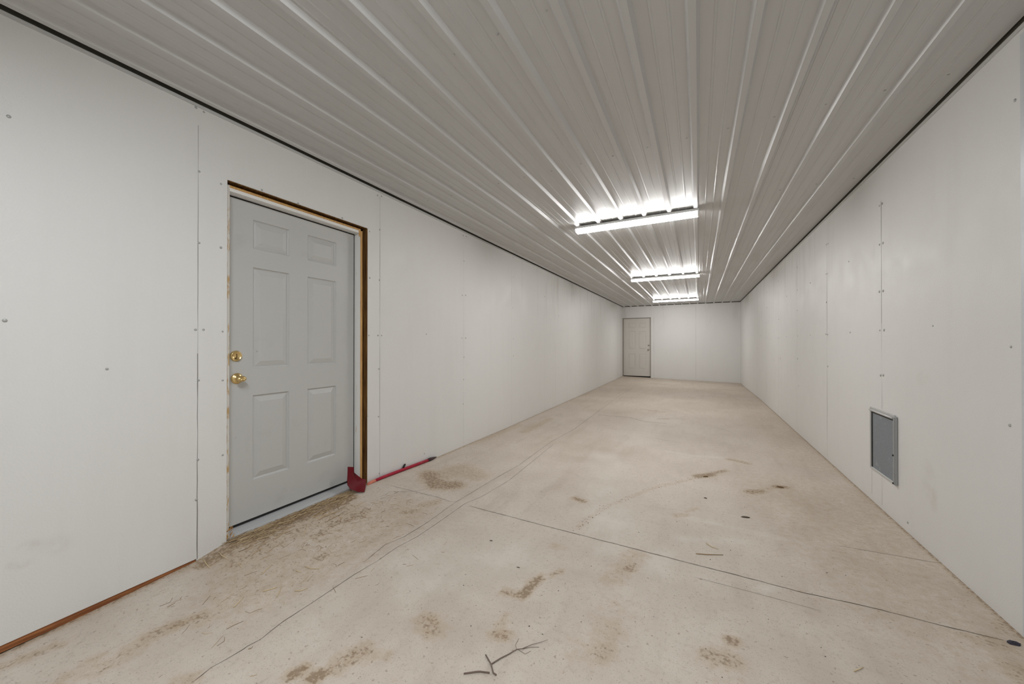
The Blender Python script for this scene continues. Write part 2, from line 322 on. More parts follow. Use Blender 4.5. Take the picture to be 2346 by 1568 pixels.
# hatch
M_GALV = mat('galvanised sheet', (.30, .325, .345), .48, .35)
t = NT(M_GALV)
vo = t.n('ShaderNodeTexVoronoi'); vo.inputs['Scale'].default_value = 60; t.lk(t.co, vo.inputs['Vector'])
c = t.mix(t.rng(vo.outputs['Distance'], 0, .6, 0, .5), (.200, .235, .262), (.275, .308, .335))
c = t.mix(t.rng(t.noise(14, 4, .6), .60, .74, 0, .6), c, (.47, .50, .53))
t.lk(c, t.b.inputs['Base Color'])
M_GALV3 = mat('grey galvanised flange', (.36, .37, .375), .45, .3)
M_GALV2 = mat('bright galvanised edge', (.55, .55, .54), .4, .3)

M_RED = mat('glossy red paint', (.36, .012, .035), .4, 0, .25)
t = NT(M_RED)
c = t.mix(t.rng(t.noise(7, 4, .6), .55, .7, 0, .7), (.34, .010, .032), (.46, .06, .06))
t.lk(c, t.b.inputs['Base Color'])
M_REDDARK = mat('dark red plastic', (.125, .003, .008), .5, 0, .18)
M_REDTIP = mat('worn salmon paint', (.62, .20, .13), .5)
M_BLACKTOOL = mat('black tip', (.035, .012, .014), .5)
M_STRAW = mat('straw', (.52, .37, .19), .7, 0, .3)
t = NT(M_STRAW)
isl = t.n('ShaderNodeNewGeometry').outputs['Random Per Island']
c = t.mix(isl, (.58, .45, .28), (.22, .14, .07)); t.lk(c, t.b.inputs['Base Color'])
M_STRAWPALE = mat('pale straw', (.62, .50, .32), .7, 0, .3)
M_TWIG = mat('grey brown bark', (.18, .135, .11), .85, 0, .2)
M_CLOD = mat('dry mud', (.15, .095, .05), .95, 0, .1)
M_LEAF = mat('dark dry leaf', (.085, .065, .05), .8, 0, .2)
M_RAG = mat('dark grey scrap', (.05, .045, .06), .8, 0, .2)

# ------------------------------------------------------------------ floor: one mesh, with its joints and its stains
def seg_dist(P, pts):
    best = np.full(len(P), 9.0)
    if len(pts) == 1: pts = [pts[0], pts[0]]
    for (ax, ay), (bx, by) in zip(pts[:-1], pts[1:]):
        dx, dy = bx - ax, by - ay; l2 = dx * dx + dy * dy + 1e-9
        tt = np.clip(((P[:, 0] - ax) * dx + (P[:, 1] - ay) * dy) / l2, 0, 1)
        best = np.minimum(best, np.hypot(P[:, 0] - ax - tt * dx, P[:, 1] - ay - tt * dy))
    return best

def make_floor():
    xs = np.arange(-A - .16, B + .16, .03)
    ys = np.concatenate([np.arange(BACK - .1, .3, .15), np.arange(.3, 6, .03), np.arange(6, L + .2, .06)])
    X, Y = np.meshgrid(xs, ys); nx, ny = len(xs), len(ys)
    P = np.stack([X.ravel(), Y.ravel()], 1); Z = fz(P[:, 0], P[:, 1])
    idx = np.arange(nx * ny).reshape(ny, nx)
    Fq = np.stack([idx[:-1, :-1], idx[:-1, 1:], idx[1:, 1:], idx[1:, :-1]], -1).reshape(-1, 4)
    verts = [(float(a), float(b), float(c)) for (a, b), c in zip(P, Z)]
    faces = Fq.tolist(); mi = [0] * len(faces); base = len(verts)
    # joints and cracks: dirt-filled strips lying in the slab's face
    for w, pts in JOINTS:
        dens = []
        for (x0, y0), (x1, y1) in zip(pts[:-1], pts[1:]):
            n = max(2, int(math.hypot(x1 - x0, y1 - y0) / .035))
            for k in range(n): dens.append((x0 + (x1 - x0) * k / n, y0 + (y1 - y0) * k / n))
        dens.append(pts[-1])
        o = len(verts)
        for i, (x, y) in enumerate(dens):
            x1, y1 = dens[min(i + 1, len(dens) - 1)]; x0, y0 = dens[max(i - 1, 0)]
            ll = math.hypot(x1 - x0, y1 - y0) or 1; tx, ty = (x1 - x0) / ll, (y1 - y0) / ll
            j = rnd.uniform(-.35, .35) * w; h = w * .5 * rnd.uniform(.45, 1.15)
            if i in (0, len(dens) - 1): h *= .3
            for s in (-1, 1):
                vx, vy = x - ty * (s * h + j), y + tx * (s * h + j)
                verts.append((vx, vy, fzf(vx, vy) + .0007))
            if i: faces.append([o + 2 * i - 2, o + 2 * i - 1, o + 2 * i + 1, o + 2 * i]); mi.append(1)
    me = bpy.data.meshes.new('floor'); me.from_pydata(verts, [], faces)
    me.materials.append(M_FLOOR); me.materials.append(M_JOINT)
    me.polygons.foreach_set('material_index', mi); me.update()
    d = np.zeros(len(verts)); s = np.zeros(len(verts))
    for st, r, pts in DIRT:
        dd = seg_dist(P, pts); r2 = max(r, .02) * 1.5
        d[:base] = np.maximum(d[:base], st * (1 - sst(.25 * r2, r2 * 1.15, dd)))
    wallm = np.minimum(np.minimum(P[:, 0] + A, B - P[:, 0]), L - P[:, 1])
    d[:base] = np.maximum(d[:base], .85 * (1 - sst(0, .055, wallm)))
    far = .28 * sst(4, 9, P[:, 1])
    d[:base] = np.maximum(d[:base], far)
    for st, r, pts in SCUFF:
        dd = seg_dist(P, pts); s[:base] = np.maximum(s[:base], st * (1 - sst(.1 * r, r * 1.2, dd)))
    for nm, arr in (('dirt', d), ('scuff', s)):
        at = me.attributes.new(nm, 'FLOAT', 'POINT'); at.data.foreach_set('value', arr.astype(np.float32))
    o = bpy.data.objects.new('floor', me); COL.objects.link(o)
    struct(o, 'stained beige concrete slab floor with dark joints', 'floor')
make_floor()

# ------------------------------------------------------------------ walls
def seam(mb, pt, z0, z1, w, m=1, seed=0):
    """pt(offset along wall, z) -> point just off the wall face"""
    r = random.Random(seed); n = max(4, int((z1 - z0) / .08)); prev = None
    for i in range(n + 1):
        z = z0 + (z1 - z0) * i / n
        h = w * .5 * (.45 + .55 * math.sin(3.1 * z + seed) ** 2 + r.uniform(-.15, .15)); j = r.uniform(-.2, .2) * w
        cur = (pt(j - h, z), pt(j + h, z))
        if prev: mb.quad(prev[0], prev[1], cur[1], cur[0], m)
        prev = cur

ZT = H - .022                                     # top edge of the wall panels
mb = MB()
X0, X1 = -A - WT, -A
SB = lambda y: .013 + .0195 * y                          # the sheet's cut lower edge
ya, yb = BACK, .993
mb.add([(X0, ya, SB(ya)), (X1, ya, SB(ya)), (X1, yb, SB(yb)), (X0, yb, SB(yb)), (X0, ya, ZT), (X1, ya, ZT), (X1, yb, ZT), (X0, yb, ZT)],
       [(0, 3, 2, 1), (4, 5, 6, 7), (0, 1, 5, 4), (1, 2, 6, 5), (2, 3, 7, 6), (3, 0, 4, 7)])
#                       # first sheets stop above the sill plate
mb.box(X0, X1, .993, OP_Y0, -.08, ZT)
mb.box(X0, X1, OP_Y1, L + WT, -.08, ZT)
mb.box(X0, X1, OP_Y0, OP_Y1, OP_Z, ZT)
mb.box(X0, X1 - .016, BACK, L + WT, ZT, H + .12, 2)        # ledger behind the shadow gap
lp = lambda y0: (lambda o, z: (X1 + .0006, y0 + o, z))
seam(mb, lp(.996), .03, 1.15, .0045, 1, 1); seam(mb, lp(.996), 1.15, 2.40, .0026, 1, 9)
seam(mb, lp(2.276), .06, 2.47, .0030, 1, 2)
for k, (y, z0, z1, w) in enumerate([(3.53, .03, 2.30, .0024), (4.76, .02, 2.4, .0025), (6.03, .02, 2.4, .003), (6.60, .02, 1.2, .004), (7.29, .02, 2.4, .003),
                                    (8.55, .02, 2.4, .004), (9.8, .02, 2.2, .004), (11.05, .02, 2.4, .004)]):
    seam(mb, lp(y), z0, z1, w, 3, 10 + k)
seam(mb, lp(12.62), .02, 2.3, .008, 1, 33)
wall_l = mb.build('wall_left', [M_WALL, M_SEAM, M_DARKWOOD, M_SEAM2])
struct(wall_l, 'long white panelled wall with the near door', 'wall')

mb = MB(); X0, X1 = B, B + WT
mb.box(X0, X1, BACK, L + WT, -.12, ZT)
mb.box(X0 + .004, X1, BACK, L + WT, ZT, H + .12, 2)
rp = lambda y0: (lambda o, z: (B - .0006, y0 + o, z))
seam(mb, rp(3.585), 1.35, 2.24, .0052, 1, 4); seam(mb, rp(3.585), .73, 1.35, .0032, 3, 44); seam(mb, rp(3.585), .03, .25, .003, 3, 5)
seam(mb, rp(4.85), .03, 2.25, .0042, 1, 6); seam(mb, rp(6.13), .03, 2.3, .0036, 3, 7)
for k, y in enumerate((7.4, 8.66, 9.9, 11.2, 12.4)): seam(mb, rp(y), .0, 2.35, .0045, 3, 40 + k)
seam(mb, rp(3.76), .05, .25, .004, 3, 8)
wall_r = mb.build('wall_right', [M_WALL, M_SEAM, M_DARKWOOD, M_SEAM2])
struct(wall_r, 'long white panelled wall with the metal hatch', 'wall')

D2_X1 = D2_X0 + D2_W
mb = MB()
mb.box(D2_X1 + .018, B + .01, L, L + WT, -.15, ZT)
mb.box(-A - .01, D2_X1 + .018, L, L + WT, 2.108, ZT)
mb.box(-A - .01, B + .01, L + .03, L + WT, ZT, H + .12, 1)
ep = lambda x0: (lambda o, z: (x0 + o, L - .0006, z))
seam(mb, ep(-.072), -.03, 2.45, .006, 2, 60); seam(mb, ep(-1.38), 0, 2.1, .006, 2, 61)
wall_e = mb.build('wall_end', [M_WALL, M_DARKWOOD, M_SEAM2]); struct(wall_e, 'white end wall with the far door', 'wall')
mb = MB(); mb.box(-A - WT, B + WT, BACK - WT, BACK, -.1, H + .12)
struct(mb.build('wall_back', M_WALL), 'white wall behind the viewpoint', 'wall')

# sill plate under the near sheets
mb = MB()
v = []
for y in (BACK, .990):
    zt, zf = SB(y), fzf(-A, y) - .02
    v += [(-A - .1, y, zf), (-A + .003, y, zf), (-A + .003, y, zt - .010), (-A - .003, y, zt - .0075), (-A - .003, y, zt - .0005), (-A - .1, y, zt - .0005)]
mb.add(v, [(i, (i + 1) % 6, 6 + (i + 1) % 6, 6 + i) for i in range(6)] + [(5, 4, 3, 2, 1, 0), (6, 7, 8, 9, 10, 11)])
struct(mb.build('baseboard_left', M_BASE), 'red brown wooden sill strip under the near left wall', 'baseboard')

# ------------------------------------------------------------------ ceiling: ribbed steel sheet
RIB = .023
def make_ceiling():
    prof = [(-A + .012, H - .003), (-A + .012, H)]
    ribs = [-1.667 + .2352 * k for k in range(-3, 13)]
    x_end = B - .012
    for i, r in enumerate(ribs):
        for dx, dz in ((-.083, 0), (-.078, -.0035), (-.072, -.0035), (-.067, 0)):
            pass
        if r - .030 > -A + .02 and r + .03 < x_end:
            lap = (i % 4 == 0)
            prof += [(r - .028, H), (r - .0145, H - RIB), (r + .0145, H - RIB), (r + .028, H)]
            if lap: prof += [(r + .036, H), (r + .037, H - .0022), (r + .044, H - .0022), (r + .045, H)]
        for mfrac in (.36, .64):
            m_ = r + .2352 * mfrac
            if -A + .03 < m_ < x_end - .02:
                prof += [(m_ - .007, H), (m_ - .0035, H - .0032), (m_ + .0035, H - .0032), (m_ + .007, H)]
    prof += [(x_end, H), (x_end, H - .003)]
    mb = MB(); Y0, Y1 = BACK - .02, L - .006
    v = []; f = []
    for x, z in prof: v += [(x, Y0, z), (x, Y1, z)]
    for i in range(len(prof) - 1): f.append((2 * i, 2 * i + 1, 2 * i + 3, 2 * i + 2))
    mb.add(v, f)
    mb.box(-A - WT, B + WT, BACK - WT, L + WT, H + .10, H + .2, 1)
    return struct(mb.build('ceiling', [M_CEIL, M_DARKWOOD]), 'white ribbed steel ceiling running the length of the room', 'ceiling')
ceil = make_ceiling()

# trims under the ceiling edge
def wall_trim(name, side, label):
    mb = MB(); w = -A if side < 0 else B; s = 1 if side < 0 else -1
    def bx(a, b, z0, z1): mb.box(min(w + s * a, w + s * b), max(w + s * a, w + s * b), BACK, L - .002, z0, z1)
    bx(.0002, .0060, ZT - .016, ZT - .001)
    bx(.0060, .0085, ZT - .004, ZT - .001)
    return struct(mb.build(name, M_TRIM), label, 'trim')
wall_trim('trim_1', -1, 'grey steel edge trim along the top of the left wall')
wall_trim('trim_2', 1, 'grey steel edge trim along the top of the right wall')
mb = MB(); mb.box(B - .004, B - .0003, EDGE_Y - .09, EDGE_Y - .002, .002, ZT - .036, 0, .001)
struct(mb.build('trim_3', M_TRIM2), 'pale vertical trim strip at the near edge of the right wall', 'trim')

# ------------------------------------------------------------------ screw heads: parts of wall and ceiling
mbs = MB(); mbs.lathe([(.0062, 0), (.0062, .0012), (.0045, .0026), (.0015, .0032)], (0, 0, 0), (0, 0, 1), 10)
SCREW = mbs.mesh('screw', M_SCREW)
def screw(parent, loc, rot, s=1.0):
    o = bpy.data.objects.new('screw', SCREW); COL.objects.link(o); o.parent = parent
    o.location = loc; o.rotation_euler = rot; o.scale = (s, s, s)
for y, z in SCREWS_LEFT: screw(wall_l, (-A, y, z), (0, math.pi / 2, 0), rnd.uniform(.8, 1.15) * (1 if y < 3 else 1.25))
for y, z in SCREWS_RIGHT: screw(wall_r, (B, y, z), (0, -math.pi / 2, 0), rnd.uniform(.8, 1.2) * (1 if y < 3 else 1.3))
for x, y in SCREWS_CEIL: screw(ceil, (x, y, H), (math.pi, 0, 0), rnd.uniform(.8, 1.1))

# ------------------------------------------------------------------ doors
PCOLS = ((.158, .389), (.522, .754))
PROWS = ((.239, .776), (.947, 1.588), (1.707, 1.890))
def slab_mesh(name, m, W, Hh, flip=False):
    """front face at y=0 looking to -y; x 0..W, z 0..Hh"""
    mb = MB(); cols = PCOLS if not flip else tuple((W - b_, W - a_) for a_, b_ in reversed(PCOLS))
    xs = [0] + [v for c_ in cols for v in c_] + [W]; zs = [0] + [v for r_ in PROWS for v in r_] + [Hh]
    steps = [(0, 0), (.0030, .0060), (.0085, .0105), (.0130, .0105), (.0165, .0085), (.0410, .0016), (.0440, .0004)]
    for i in range(len(xs) - 1):
        for j in range(len(zs) - 1):
            x0, x1, z0, z1 = xs[i], xs[i + 1], zs[j], zs[j + 1]
            if i % 2 == 1 and j % 2 == 1:
                for (d0, h0), (d1, h1) in zip(steps[:-1], steps[1:]):
                    o = [(x0 + d0, h0, z0 + d0), (x1 - d0, h0, z0 + d0), (x1 - d0, h0, z1 - d0), (x0 + d0, h0, z1 - d0)]
                    q = [(x0 + d1, h1, z0 + d1), (x1 - d1, h1, z0 + d1), (x1 - d1, h1, z1 - d1), (x0 + d1, h1, z1 - d1)]
                    for k in range(4):
                        n = (k + 1) % 4; mb.quad(o[k], o[n], q[n], q[k])
                d1, h1 = steps[-1]
                mb.quad((x0 + d1, h1, z0 + d1), (x1 - d1, h1, z0 + d1), (x1 - d1, h1, z1 - d1), (x0 + d1, h1, z1 - d1))
            else:
                mb.quad((x0, 0, z0), (x1, 0, z0), (x1, 0, z1), (x0, 0, z1))
    t_ = .044
    mb.quad((0, t_, 0), (0, t_, Hh), (W, t_, Hh), (W, t_, 0))
    mb.quad((0, 0, 0), (0, 0, Hh), (0, t_, Hh), (0, t_, 0)); mb.quad((W, 0, 0), (W, t_, 0), (W, t_, Hh), (W, 0, Hh))
    mb.quad((0, 0, 0), (0, t_, 0), (W, t_, 0), (W, 0, 0)); mb.quad((0, 0, Hh), (W, 0, Hh), (W, t_, Hh), (0, t_, Hh))
    return mb.mesh(name, m)

def knob_set(root, x, y, z, mb_, md_):
    k = MB(); n = (0, -1, 0)
    k.lathe([(.0335, 0), (.0335, .003), (.031, .007), (.024, .011), (.0135, .014), (.0115, .022), (.0125, .028)], (x, y, z), n, 28)
    h = k.build('door_handle', mb_, root)
    g = MB()
    g.lathe([(.006, 0), (.0155, .0035), (.023, .010), (.0275, .019), (.0280, .025), (.0245, .032), (.016, .037), (.009, .0385), (.0085, .0372), (.002, .0372)], (x, y - .027, z), n, 28, 0, 1.0, .66)
    g.build('knob', mb_, h)
    return h
def deadbolt(root, x, y, z, mb_, md_):
    k = MB(); n = (0, -1, 0)
    k.lathe([(.0330, 0), (.0330, .004), (.0305, .0065), (.0300, .010), (.0285, .0122), (.0255, .0126), (.0250, .0116), (.004, .0116)], (x, y, z), n, 28)
    d = k.build('deadbolt', mb_, root)
    s = MB(); s.box(x - .0022, x + .0022, y - .0135, y - .0112, z - .013, z + .013, 0, .0006)
    s.box(x - .012, x - .001, y - .0132, y - .0112, z - .017, z - .009, 0, .0006)
    s.build('keyway', md_, d)
    return d

d1 = empty('door_1', (-A, D1_Y0, 0), math.pi / 2)          # local x = along the wall, -y = into the room
struct(d1, 'grey six panel door in an untrimmed frame in the left wall', 'door')
W = D1_W
o = bpy.data.objects.new('slab', slab_mesh('slab', M_DOOR, W, D1_Z1 - D1_Z0)); COL.objects.link(o); o.parent = d1; o.location = (0, .080, D1_Z0)
knob_set(d1, .068, .080, .990, M_BRASS, M_BRASSDARK)
deadbolt(d1, .062, .080, 1.128, M_BRASS, M_BRASSDARK)
xl, xr = OP_Y0 - D1_Y0, OP_Y1 - D1_Y0                      # -0.022 .. 0.988
mb = MB()                                                  # jamb lining
mb.box(xl + .001, -.003, .016, WT - .01, .03, 2.122); mb.box(W + .010, W + .027, .016, WT - .01, .03, 2.122)
mb.box(-.003, W + .010, .016, WT - .01, 2.102, 2.122)
mb.box(-.003, .009, .124, .135, .09, 2.102); mb.box(W - .002, W + .010, .124, .135, .09, 2.102)
mb.build('jamb', M_JAMB, d1)
mb = MB()                                                  # raw and chipped front edge of the lining
mb.box(xl + .001, -.004, .0125, .016, .06, 2.134); mb.build('jamb_edge', M_EDGEWOOD, d1)
mb = MB()
mb.box(W + .0115, W + .029, .012, .016, .05, 2.134); mb.box(-.004, W + .029, .012, .040, 2.122, 2.134)
mb.box(W - .004, W + .012, .0120, .0160, 2.075, 2.122)
o = mb.build('jamb_edge', M_RAW, d1); o['label'] = 'raw yellow wood edge'
mb = MB()                                                  # stud and header showing in the gap round the lining
mb.box(xr - .004, xr - .0005, .0006, .07, .03, OP_Z - .0005); mb.box(W + .027, xr - .004, .055, .09, .03, OP_Z - .0005)
mb.box(xl + .0005, xr - .004, .0006, .07, OP_Z - .005, OP_Z - .0005); mb.box(xl + .0005, W + .027, .050, .09, 2.1345, OP_Z - .005)
o = mb.build('stud_edge', M_STUD, d1); o['label'] = 'dark stained stud wood round the opening'
mb = MB()
mb.box(W + .0005, W + .0095, .0835, .124, .10, 2.10); mb.box(-.0028, -.0003, .0835, .124, .10, 2.10); mb.box(0, W + .009, .0835, .124, D1_Z1 + .0005, 2.1015)
mb.build('weatherstrip', M_BLACK, d1)
mb = MB(); mb.box(.0, W, .0815, .122, .0855, D1_Z0 - .0005); mb.build('door_sweep', M_BLACK, d1)
mb = MB()
pr = [(.150, .0), (.150, .083), (.080, .083), (.066, .081), (.020, .072), (.006, .066), (.0035, .060), (.0035, .0)]
v = []; 
for y_, z_ in pr: v += [(-.004, y_, z_), (W + .012, y_, z_)]
f = [(2 * i, 2 * i + 1, 2 * i + 3, 2 * i + 2) for i in range(len(pr) - 1)] + [tuple(range(0, 16, 2)), tuple(reversed(range(1, 16, 2)))]
mb.add(v, f); mb.build('threshold', M_ALU, d1)
mb = MB(); rr = random.Random(3)                           # splintered wood at the foot of the left jamb
for k in range(16):
    x = xl + rr.uniform(.002, .035); z = rr.choice([.062, .07, .10]) + rr.uniform(0, .02)
    mb.tube([(x, rr.uniform(.002, .02), z), (x + rr.uniform(-.006, .012), rr.uniform(-.004, .01), z + rr.uniform(.008, .022))], [rr.uniform(.002, .0045), .0006], 5)
o = mb.build('splinters', M_RAW, d1); o['label'] = 'splintered yellow wood'

d2 = empty('door_2', (D2_X0, L, 0), 0)
struct(d2, 'small distant grey six panel door in the end wall', 'door')
o = bpy.data.objects.new('slab', slab_mesh('slab', M_DOOR2, W, 2.045, True)); COL.objects.link(o); o.parent = d2; o.location = (0, .045, .045)
knob_set(d2, W - .068, .045, .985, M_NICKEL, M_BLACK); deadbolt(d2, W - .062, .045, 1.125, M_NICKEL, M_BLACK)
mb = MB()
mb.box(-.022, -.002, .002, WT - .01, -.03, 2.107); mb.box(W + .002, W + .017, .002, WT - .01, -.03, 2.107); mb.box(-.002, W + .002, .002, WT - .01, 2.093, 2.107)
mb.build('jamb', M_JAMB_SHADE, d2)
mb = MB(); mb.box(0, W, .047, .12, -.03, .0445); mb.build('door_sweep', M_BLACK, d2)

# ------------------------------------------------------------------ ceiling lamps
def make_lamp(loc, rz, label, lens):
    r = empty('strip_light', loc, rz)                       # loc: centre of the top face
    tag(r, label, 'ceiling light', 'fluorescent strip lights on the ceiling')
    hw, hl, hh = .060, .622, .058
    m = MB(); m.box(-hl, hl, -.0635, .0635, -.024, 0, 0, .002); m.box(-hl + .05, hl - .05, -.03, .03, 0, .012)
    m.build('housing', M_HOUSING, r)
    pr = [(-.058, -.0245), (-.0595, -.028), (-.0590, -.035), (-.048, -.052), (-.020, -hh), (.020, -hh), (.048, -.052), (.0590, -.035), (.0595, -.028), (.058, -.0245)]
    m = MB(); x0, x1 = -hl + .012, hl - .012; v = []
    for y, z in pr: v += [(x0, y, z), (x1, y, z)]
    n = len(pr)
    f = [(2 * i, 2 * i + 1, 2 * ((i + 1) % n) + 1, 2 * ((i + 1) % n)) for i in range(n)]
    m.add(v, f); m.build('diffuser', lens, r)
    for s in (-1, 1):
        m = MB(); xa, xb = sorted((s * (hl - .0115), s * (hl + .004))); v = []
        for y, z in pr: v += [(xa, y * 1.05, z * 1.03 + .0003), (xb, y * 1.05, z * 1.03 + .0003)]
        m.add(v, f + [tuple(range(0, 2 * n, 2)), tuple(reversed(range(1, 2 * n, 2)))]); m.build('end_cap', M_HOUSING, r)
    return r
ZL = H - RIB - .0005
make_lamp((-.614, 4.02, ZL), -.012, 'nearest and largest fluorescent strip light on the ribbed ceiling', M_LENS)
make_lamp((-.592, 7.70, ZL), 0, 'middle fluorescent strip light of the row on the ceiling', M_LENS)
make_lamp((-.612, 11.85, ZL), 0, 'farthest fluorescent strip light, close to the end wall', M_LENS)
make_lamp((-.610, .12, ZL), 0, 'fluorescent strip light overhead, above the viewpoint', M_LENS2)

# ------------------------------------------------------------------ metal hatch low in the right wall
hx = B; y0, y1, z0, z1 = 3.345, 3.762, .252, .718
hr = empty('wall_hatch', (B, (y0 + y1) / 2, z0)); tag(hr, 'grey galvanised metal hatch low on the right wall', 'hatch')
oy = (y0 + y1) / 2
mb = MB()
mb.box(-.012, 0, y1 - oy - .016, y1 - oy, 0, z1 - z0, 0, .002)                 # far flange
mb.box(-.010, 0, y0 - oy + .030, y1 - oy - .016, 0, .012, 0, .001)             # bottom flange
mb.box(-.010, 0, y0 - oy + .030, y1 - oy - .016, z1 - z0 - .030, z1 - z0, 0, .001)
mb.build('frame', M_GALV2, hr)
mb = MB(); mb.box(-.016, 0, y0 - oy, y0 - oy + .030, 0, z1 - z0 - .006, 0, .003); mb.box(-.0205, -.016, y0 - oy + .002, y0 - oy + .0125, .004, z1 - z0 - .012, 0, .001); mb.build('flange', M_GALV3, hr)
mb = MB(); mb.box(-.0045, -.0005, y0 - oy + .029, y1 - oy - .026, .011, z1 - z0 - .034); mb.build('slide_panel', M_GALV, hr)
mb = MB(); mb.box(-.006, -.0003, y1 - oy - .034, y1 - oy - .0165, .012, z1 - z0 - .03); mb.box(-.007, -.0003, y0 - oy + .03, y1 - oy - .0165, z1 - z0 - .040, z1 - z0 - .0305); mb.build('gap_shade', M_BLACK, hr)  # black strips standing for shade in the side gap and under the lip
mb = MB(); mb.tube([(-.016, y0 - oy + .034, z1 - z0 - .020), (-.016, y1 - oy - .018, z1 - z0 - .020)], .0075, 12); mb.build('rolled_lip', M_GALV2, hr)
for zz in (.195, .008):
    mb = MB(); mb.lathe([(.007, 0), (.007, .002), (.004, .004)], (-.0205, y0 - oy + .012, zz + .004), (-1, 0, 0), 10)
    mb.build('screw', M_BLACK, hr)

# ------------------------------------------------------------------ red tool at the foot of the door frame
tl = empty('hand_tool', (-A + .03, 2.10, fzf(-A + .03, 2.1)))
tag(tl, 'red long-handled tool with dark red blade lying against the wall by the door frame', 'tool')
bx_, by_, bz_ = tl.location
P = lambda x, y, z: (x - bx_, y - by_, z - bz_)
# blade: thin bent plate leaning out from the wall, outline in 3D
outl = [(-2.428, 1.953, .245), (-2.428, 2.004, .228), (-2.419, 2.0, .188), (-2.411, 2.031, .154), (-2.403, 2.058, .125), (-2.4, 2.1, .103), (-2.36, 2.064, .071), (-2.303, 2.002, .0545),
        (-2.335, 1.968, .062), (-2.365, 1.925, .094), (-2.38, 1.913, .125), (-2.395, 1.921, .153), (-2.416, 1.942, .197)]
cen = Vector((-2.392, 2.0, .115)); n = len(outl); mb = MB()
for off, side in ((0.0, 1), (.005, 0)):
    v = []
    for s_ in (1.0, .55):
        for p_ in outl:
            w_ = cen + (Vector(p_) - cen) * s_ - Vector((off, 0, off * .3)); w_.x -= .008 * (1 - s_); v.append(P(*w_))
    w_ = cen - Vector((off + .006, 0, off * .3)); v.append(P(*w_)); f = []
    for i in range(n):
        j = (i + 1) % n
        for q in ((i, j, n + j, n + i), (n + i, n + j, 2 * n)): f.append(q[::-1] if side else q)
    mb.add(v, f, 0, True)
for i in range(n):
    j = (i + 1) % n; a_, b_ = Vector(outl[i]), Vector(outl[j]); o_ = Vector((.005, 0, .0015))
    mb.quad(P(*a_), P(*b_), P(*(b_ - o_)), P(*(a_ - o_)))
mb.build('blade', M_REDDARK, tl)
hp = [(-A + .030, 2.14, .060), (-A + .026, 2.30, .058), (-A + .024, 2.50, .050), (-A + .022, 2.72, .040), (-A + .022, 2.88, .0345)]
mb = MB(); mb.tube([P(*p_) for p_ in hp], [.010, .0125, .0135, .0140, .0140], 14); h_ = mb.build('handle', M_RED, tl)
mb = MB(); mb.tube([P(-A + .031, 2.118, .050), P(-A + .030, 2.142, .0578), P(-A + .028, 2.20, .0582)], [.010, .0128, .0130], 12)
o = mb.build('ferrule', M_REDTIP, tl); o['label'] = 'worn salmon red ferrule'
mb = MB(); mb.tube([P(-A + .022, 2.875, .0342), P(-A + .021, 2.915, .034), P(-A + .019, 2.96, .032), P(-A + .016, 3.02, .028)], [.0155, .017, .012, .003], 12)
o = mb.build('grip_tip', M_BLACKTOOL, tl); o['label'] = 'black pointed end'
mb = MB(); mb.tube([P(-A + .018, 2.535, .058), P(-A + .015, 2.56, .082), P(-A + .015, 2.568, .086)], [.008, .009, .006], 10); mb.build('peg', M_BLACK, tl)

# ------------------------------------------------------------------ straw, twigs and bits on the floor
def straw_piece(mb, x, y, ang, ln, r, z=None, tilt=0.0, bend=0.0, n=3):
    pts = []
    for k in range(n):
        t_ = k / (n - 1) - .5; px_, py_ = x + math.cos(ang + bend * t_) * ln * t_, y + math.sin(ang + bend * t_) * ln * t_
        zz = (fzf(px_, py_) if z is None else z) + r * 1.1 + max(0, tilt * ln * (t_ + .5))
        pts.append((px_, py_, zz))
    mb.tube(pts, [r, r * 1.1, r * .7] if n == 3 else r, 4)
mb = MB(); rs = random.Random(21)
for k in range(900):
    y = rs.uniform(1.0, 1.93); e = rs.expovariate(1 / .055)
    if y < 1.15: e *= .6
    x = -A + .012 + min(e, .34)
    if any(math.hypot(x - q[0], y - q[1]) < .09 for st_ in STRAWS[6:12] for q in st_): continue
    y += .0
    ang = math.pi / 2 + rs.gauss(0, .38); ln = rs.uniform(.03, .13)
    if abs(y - 2.05) < .08 and x < -A + .06: x += .05
    if x < -A + .03: ang = math.pi / 2 + rs.gauss(0, .1)
    y0_ = min(max(y, 1.02), 2.1)
    lay = rs.random() ** 2 * .012 * max(0, 1 - (x + A) / .12)
    pz = fzf(x, y0_) + lay
    straw_piece(mb, x, y0_, ang, ln, rs.uniform(.0008, .0019), pz, rs.uniform(-.05, .07), rs.gauss(0, .5))
for k in range(170):                                        # thinner scatter further out
    y = rs.uniform(.75, 2.2); x = -A + .25 + rs.expovariate(1 / .22)
    if x > -1.3 or any(math.hypot(x - q[0], y - q[1]) < .06 for st_ in STRAWS for q in st_): continue
    straw_piece(mb, x, y, math.pi / 2 + rs.gauss(0, .8), rs.uniform(.015, .07), rs.uniform(.0006, .0012), None, 0, rs.gauss(0, .6))
tag(mb.build('straw_litter', M_STRAW), 'loose straw swept along the threshold of the left door', 'straw', kind='stuff')

SL = ['thick pale straw lying diagonally on the floor, in front of the door threshold', None, None, None, None, None,
      'curved straw stalk at the left end of the straw litter, below the jamb foot', None, None, None, None, 'pale straw closest to the red tool blade, on the concrete',
      'long brown straw lying across the slab beyond the floor joint at right', 'short pale straw beside the long brown straw on the right of the slab', 'small straw at the bottom right of the concrete floor']
for i, pts in enumerate(STRAWS):
    mb = MB(); p3 = [(x, y, fzf(x, y) + .0026) for x, y in pts]; r = .0022 if i not in (12,) else .0026
    mb.tube(p3, [r] * (len(p3) - 1) + [r * .6], 6)
    o = mb.build('straw', M_STRAWPALE if i != 12 else M_STRAW)
    tag(o, SL[i] or 'single pale straw stalk lying loose on the concrete in front of the left door', 'straw', 'single straws on the floor')

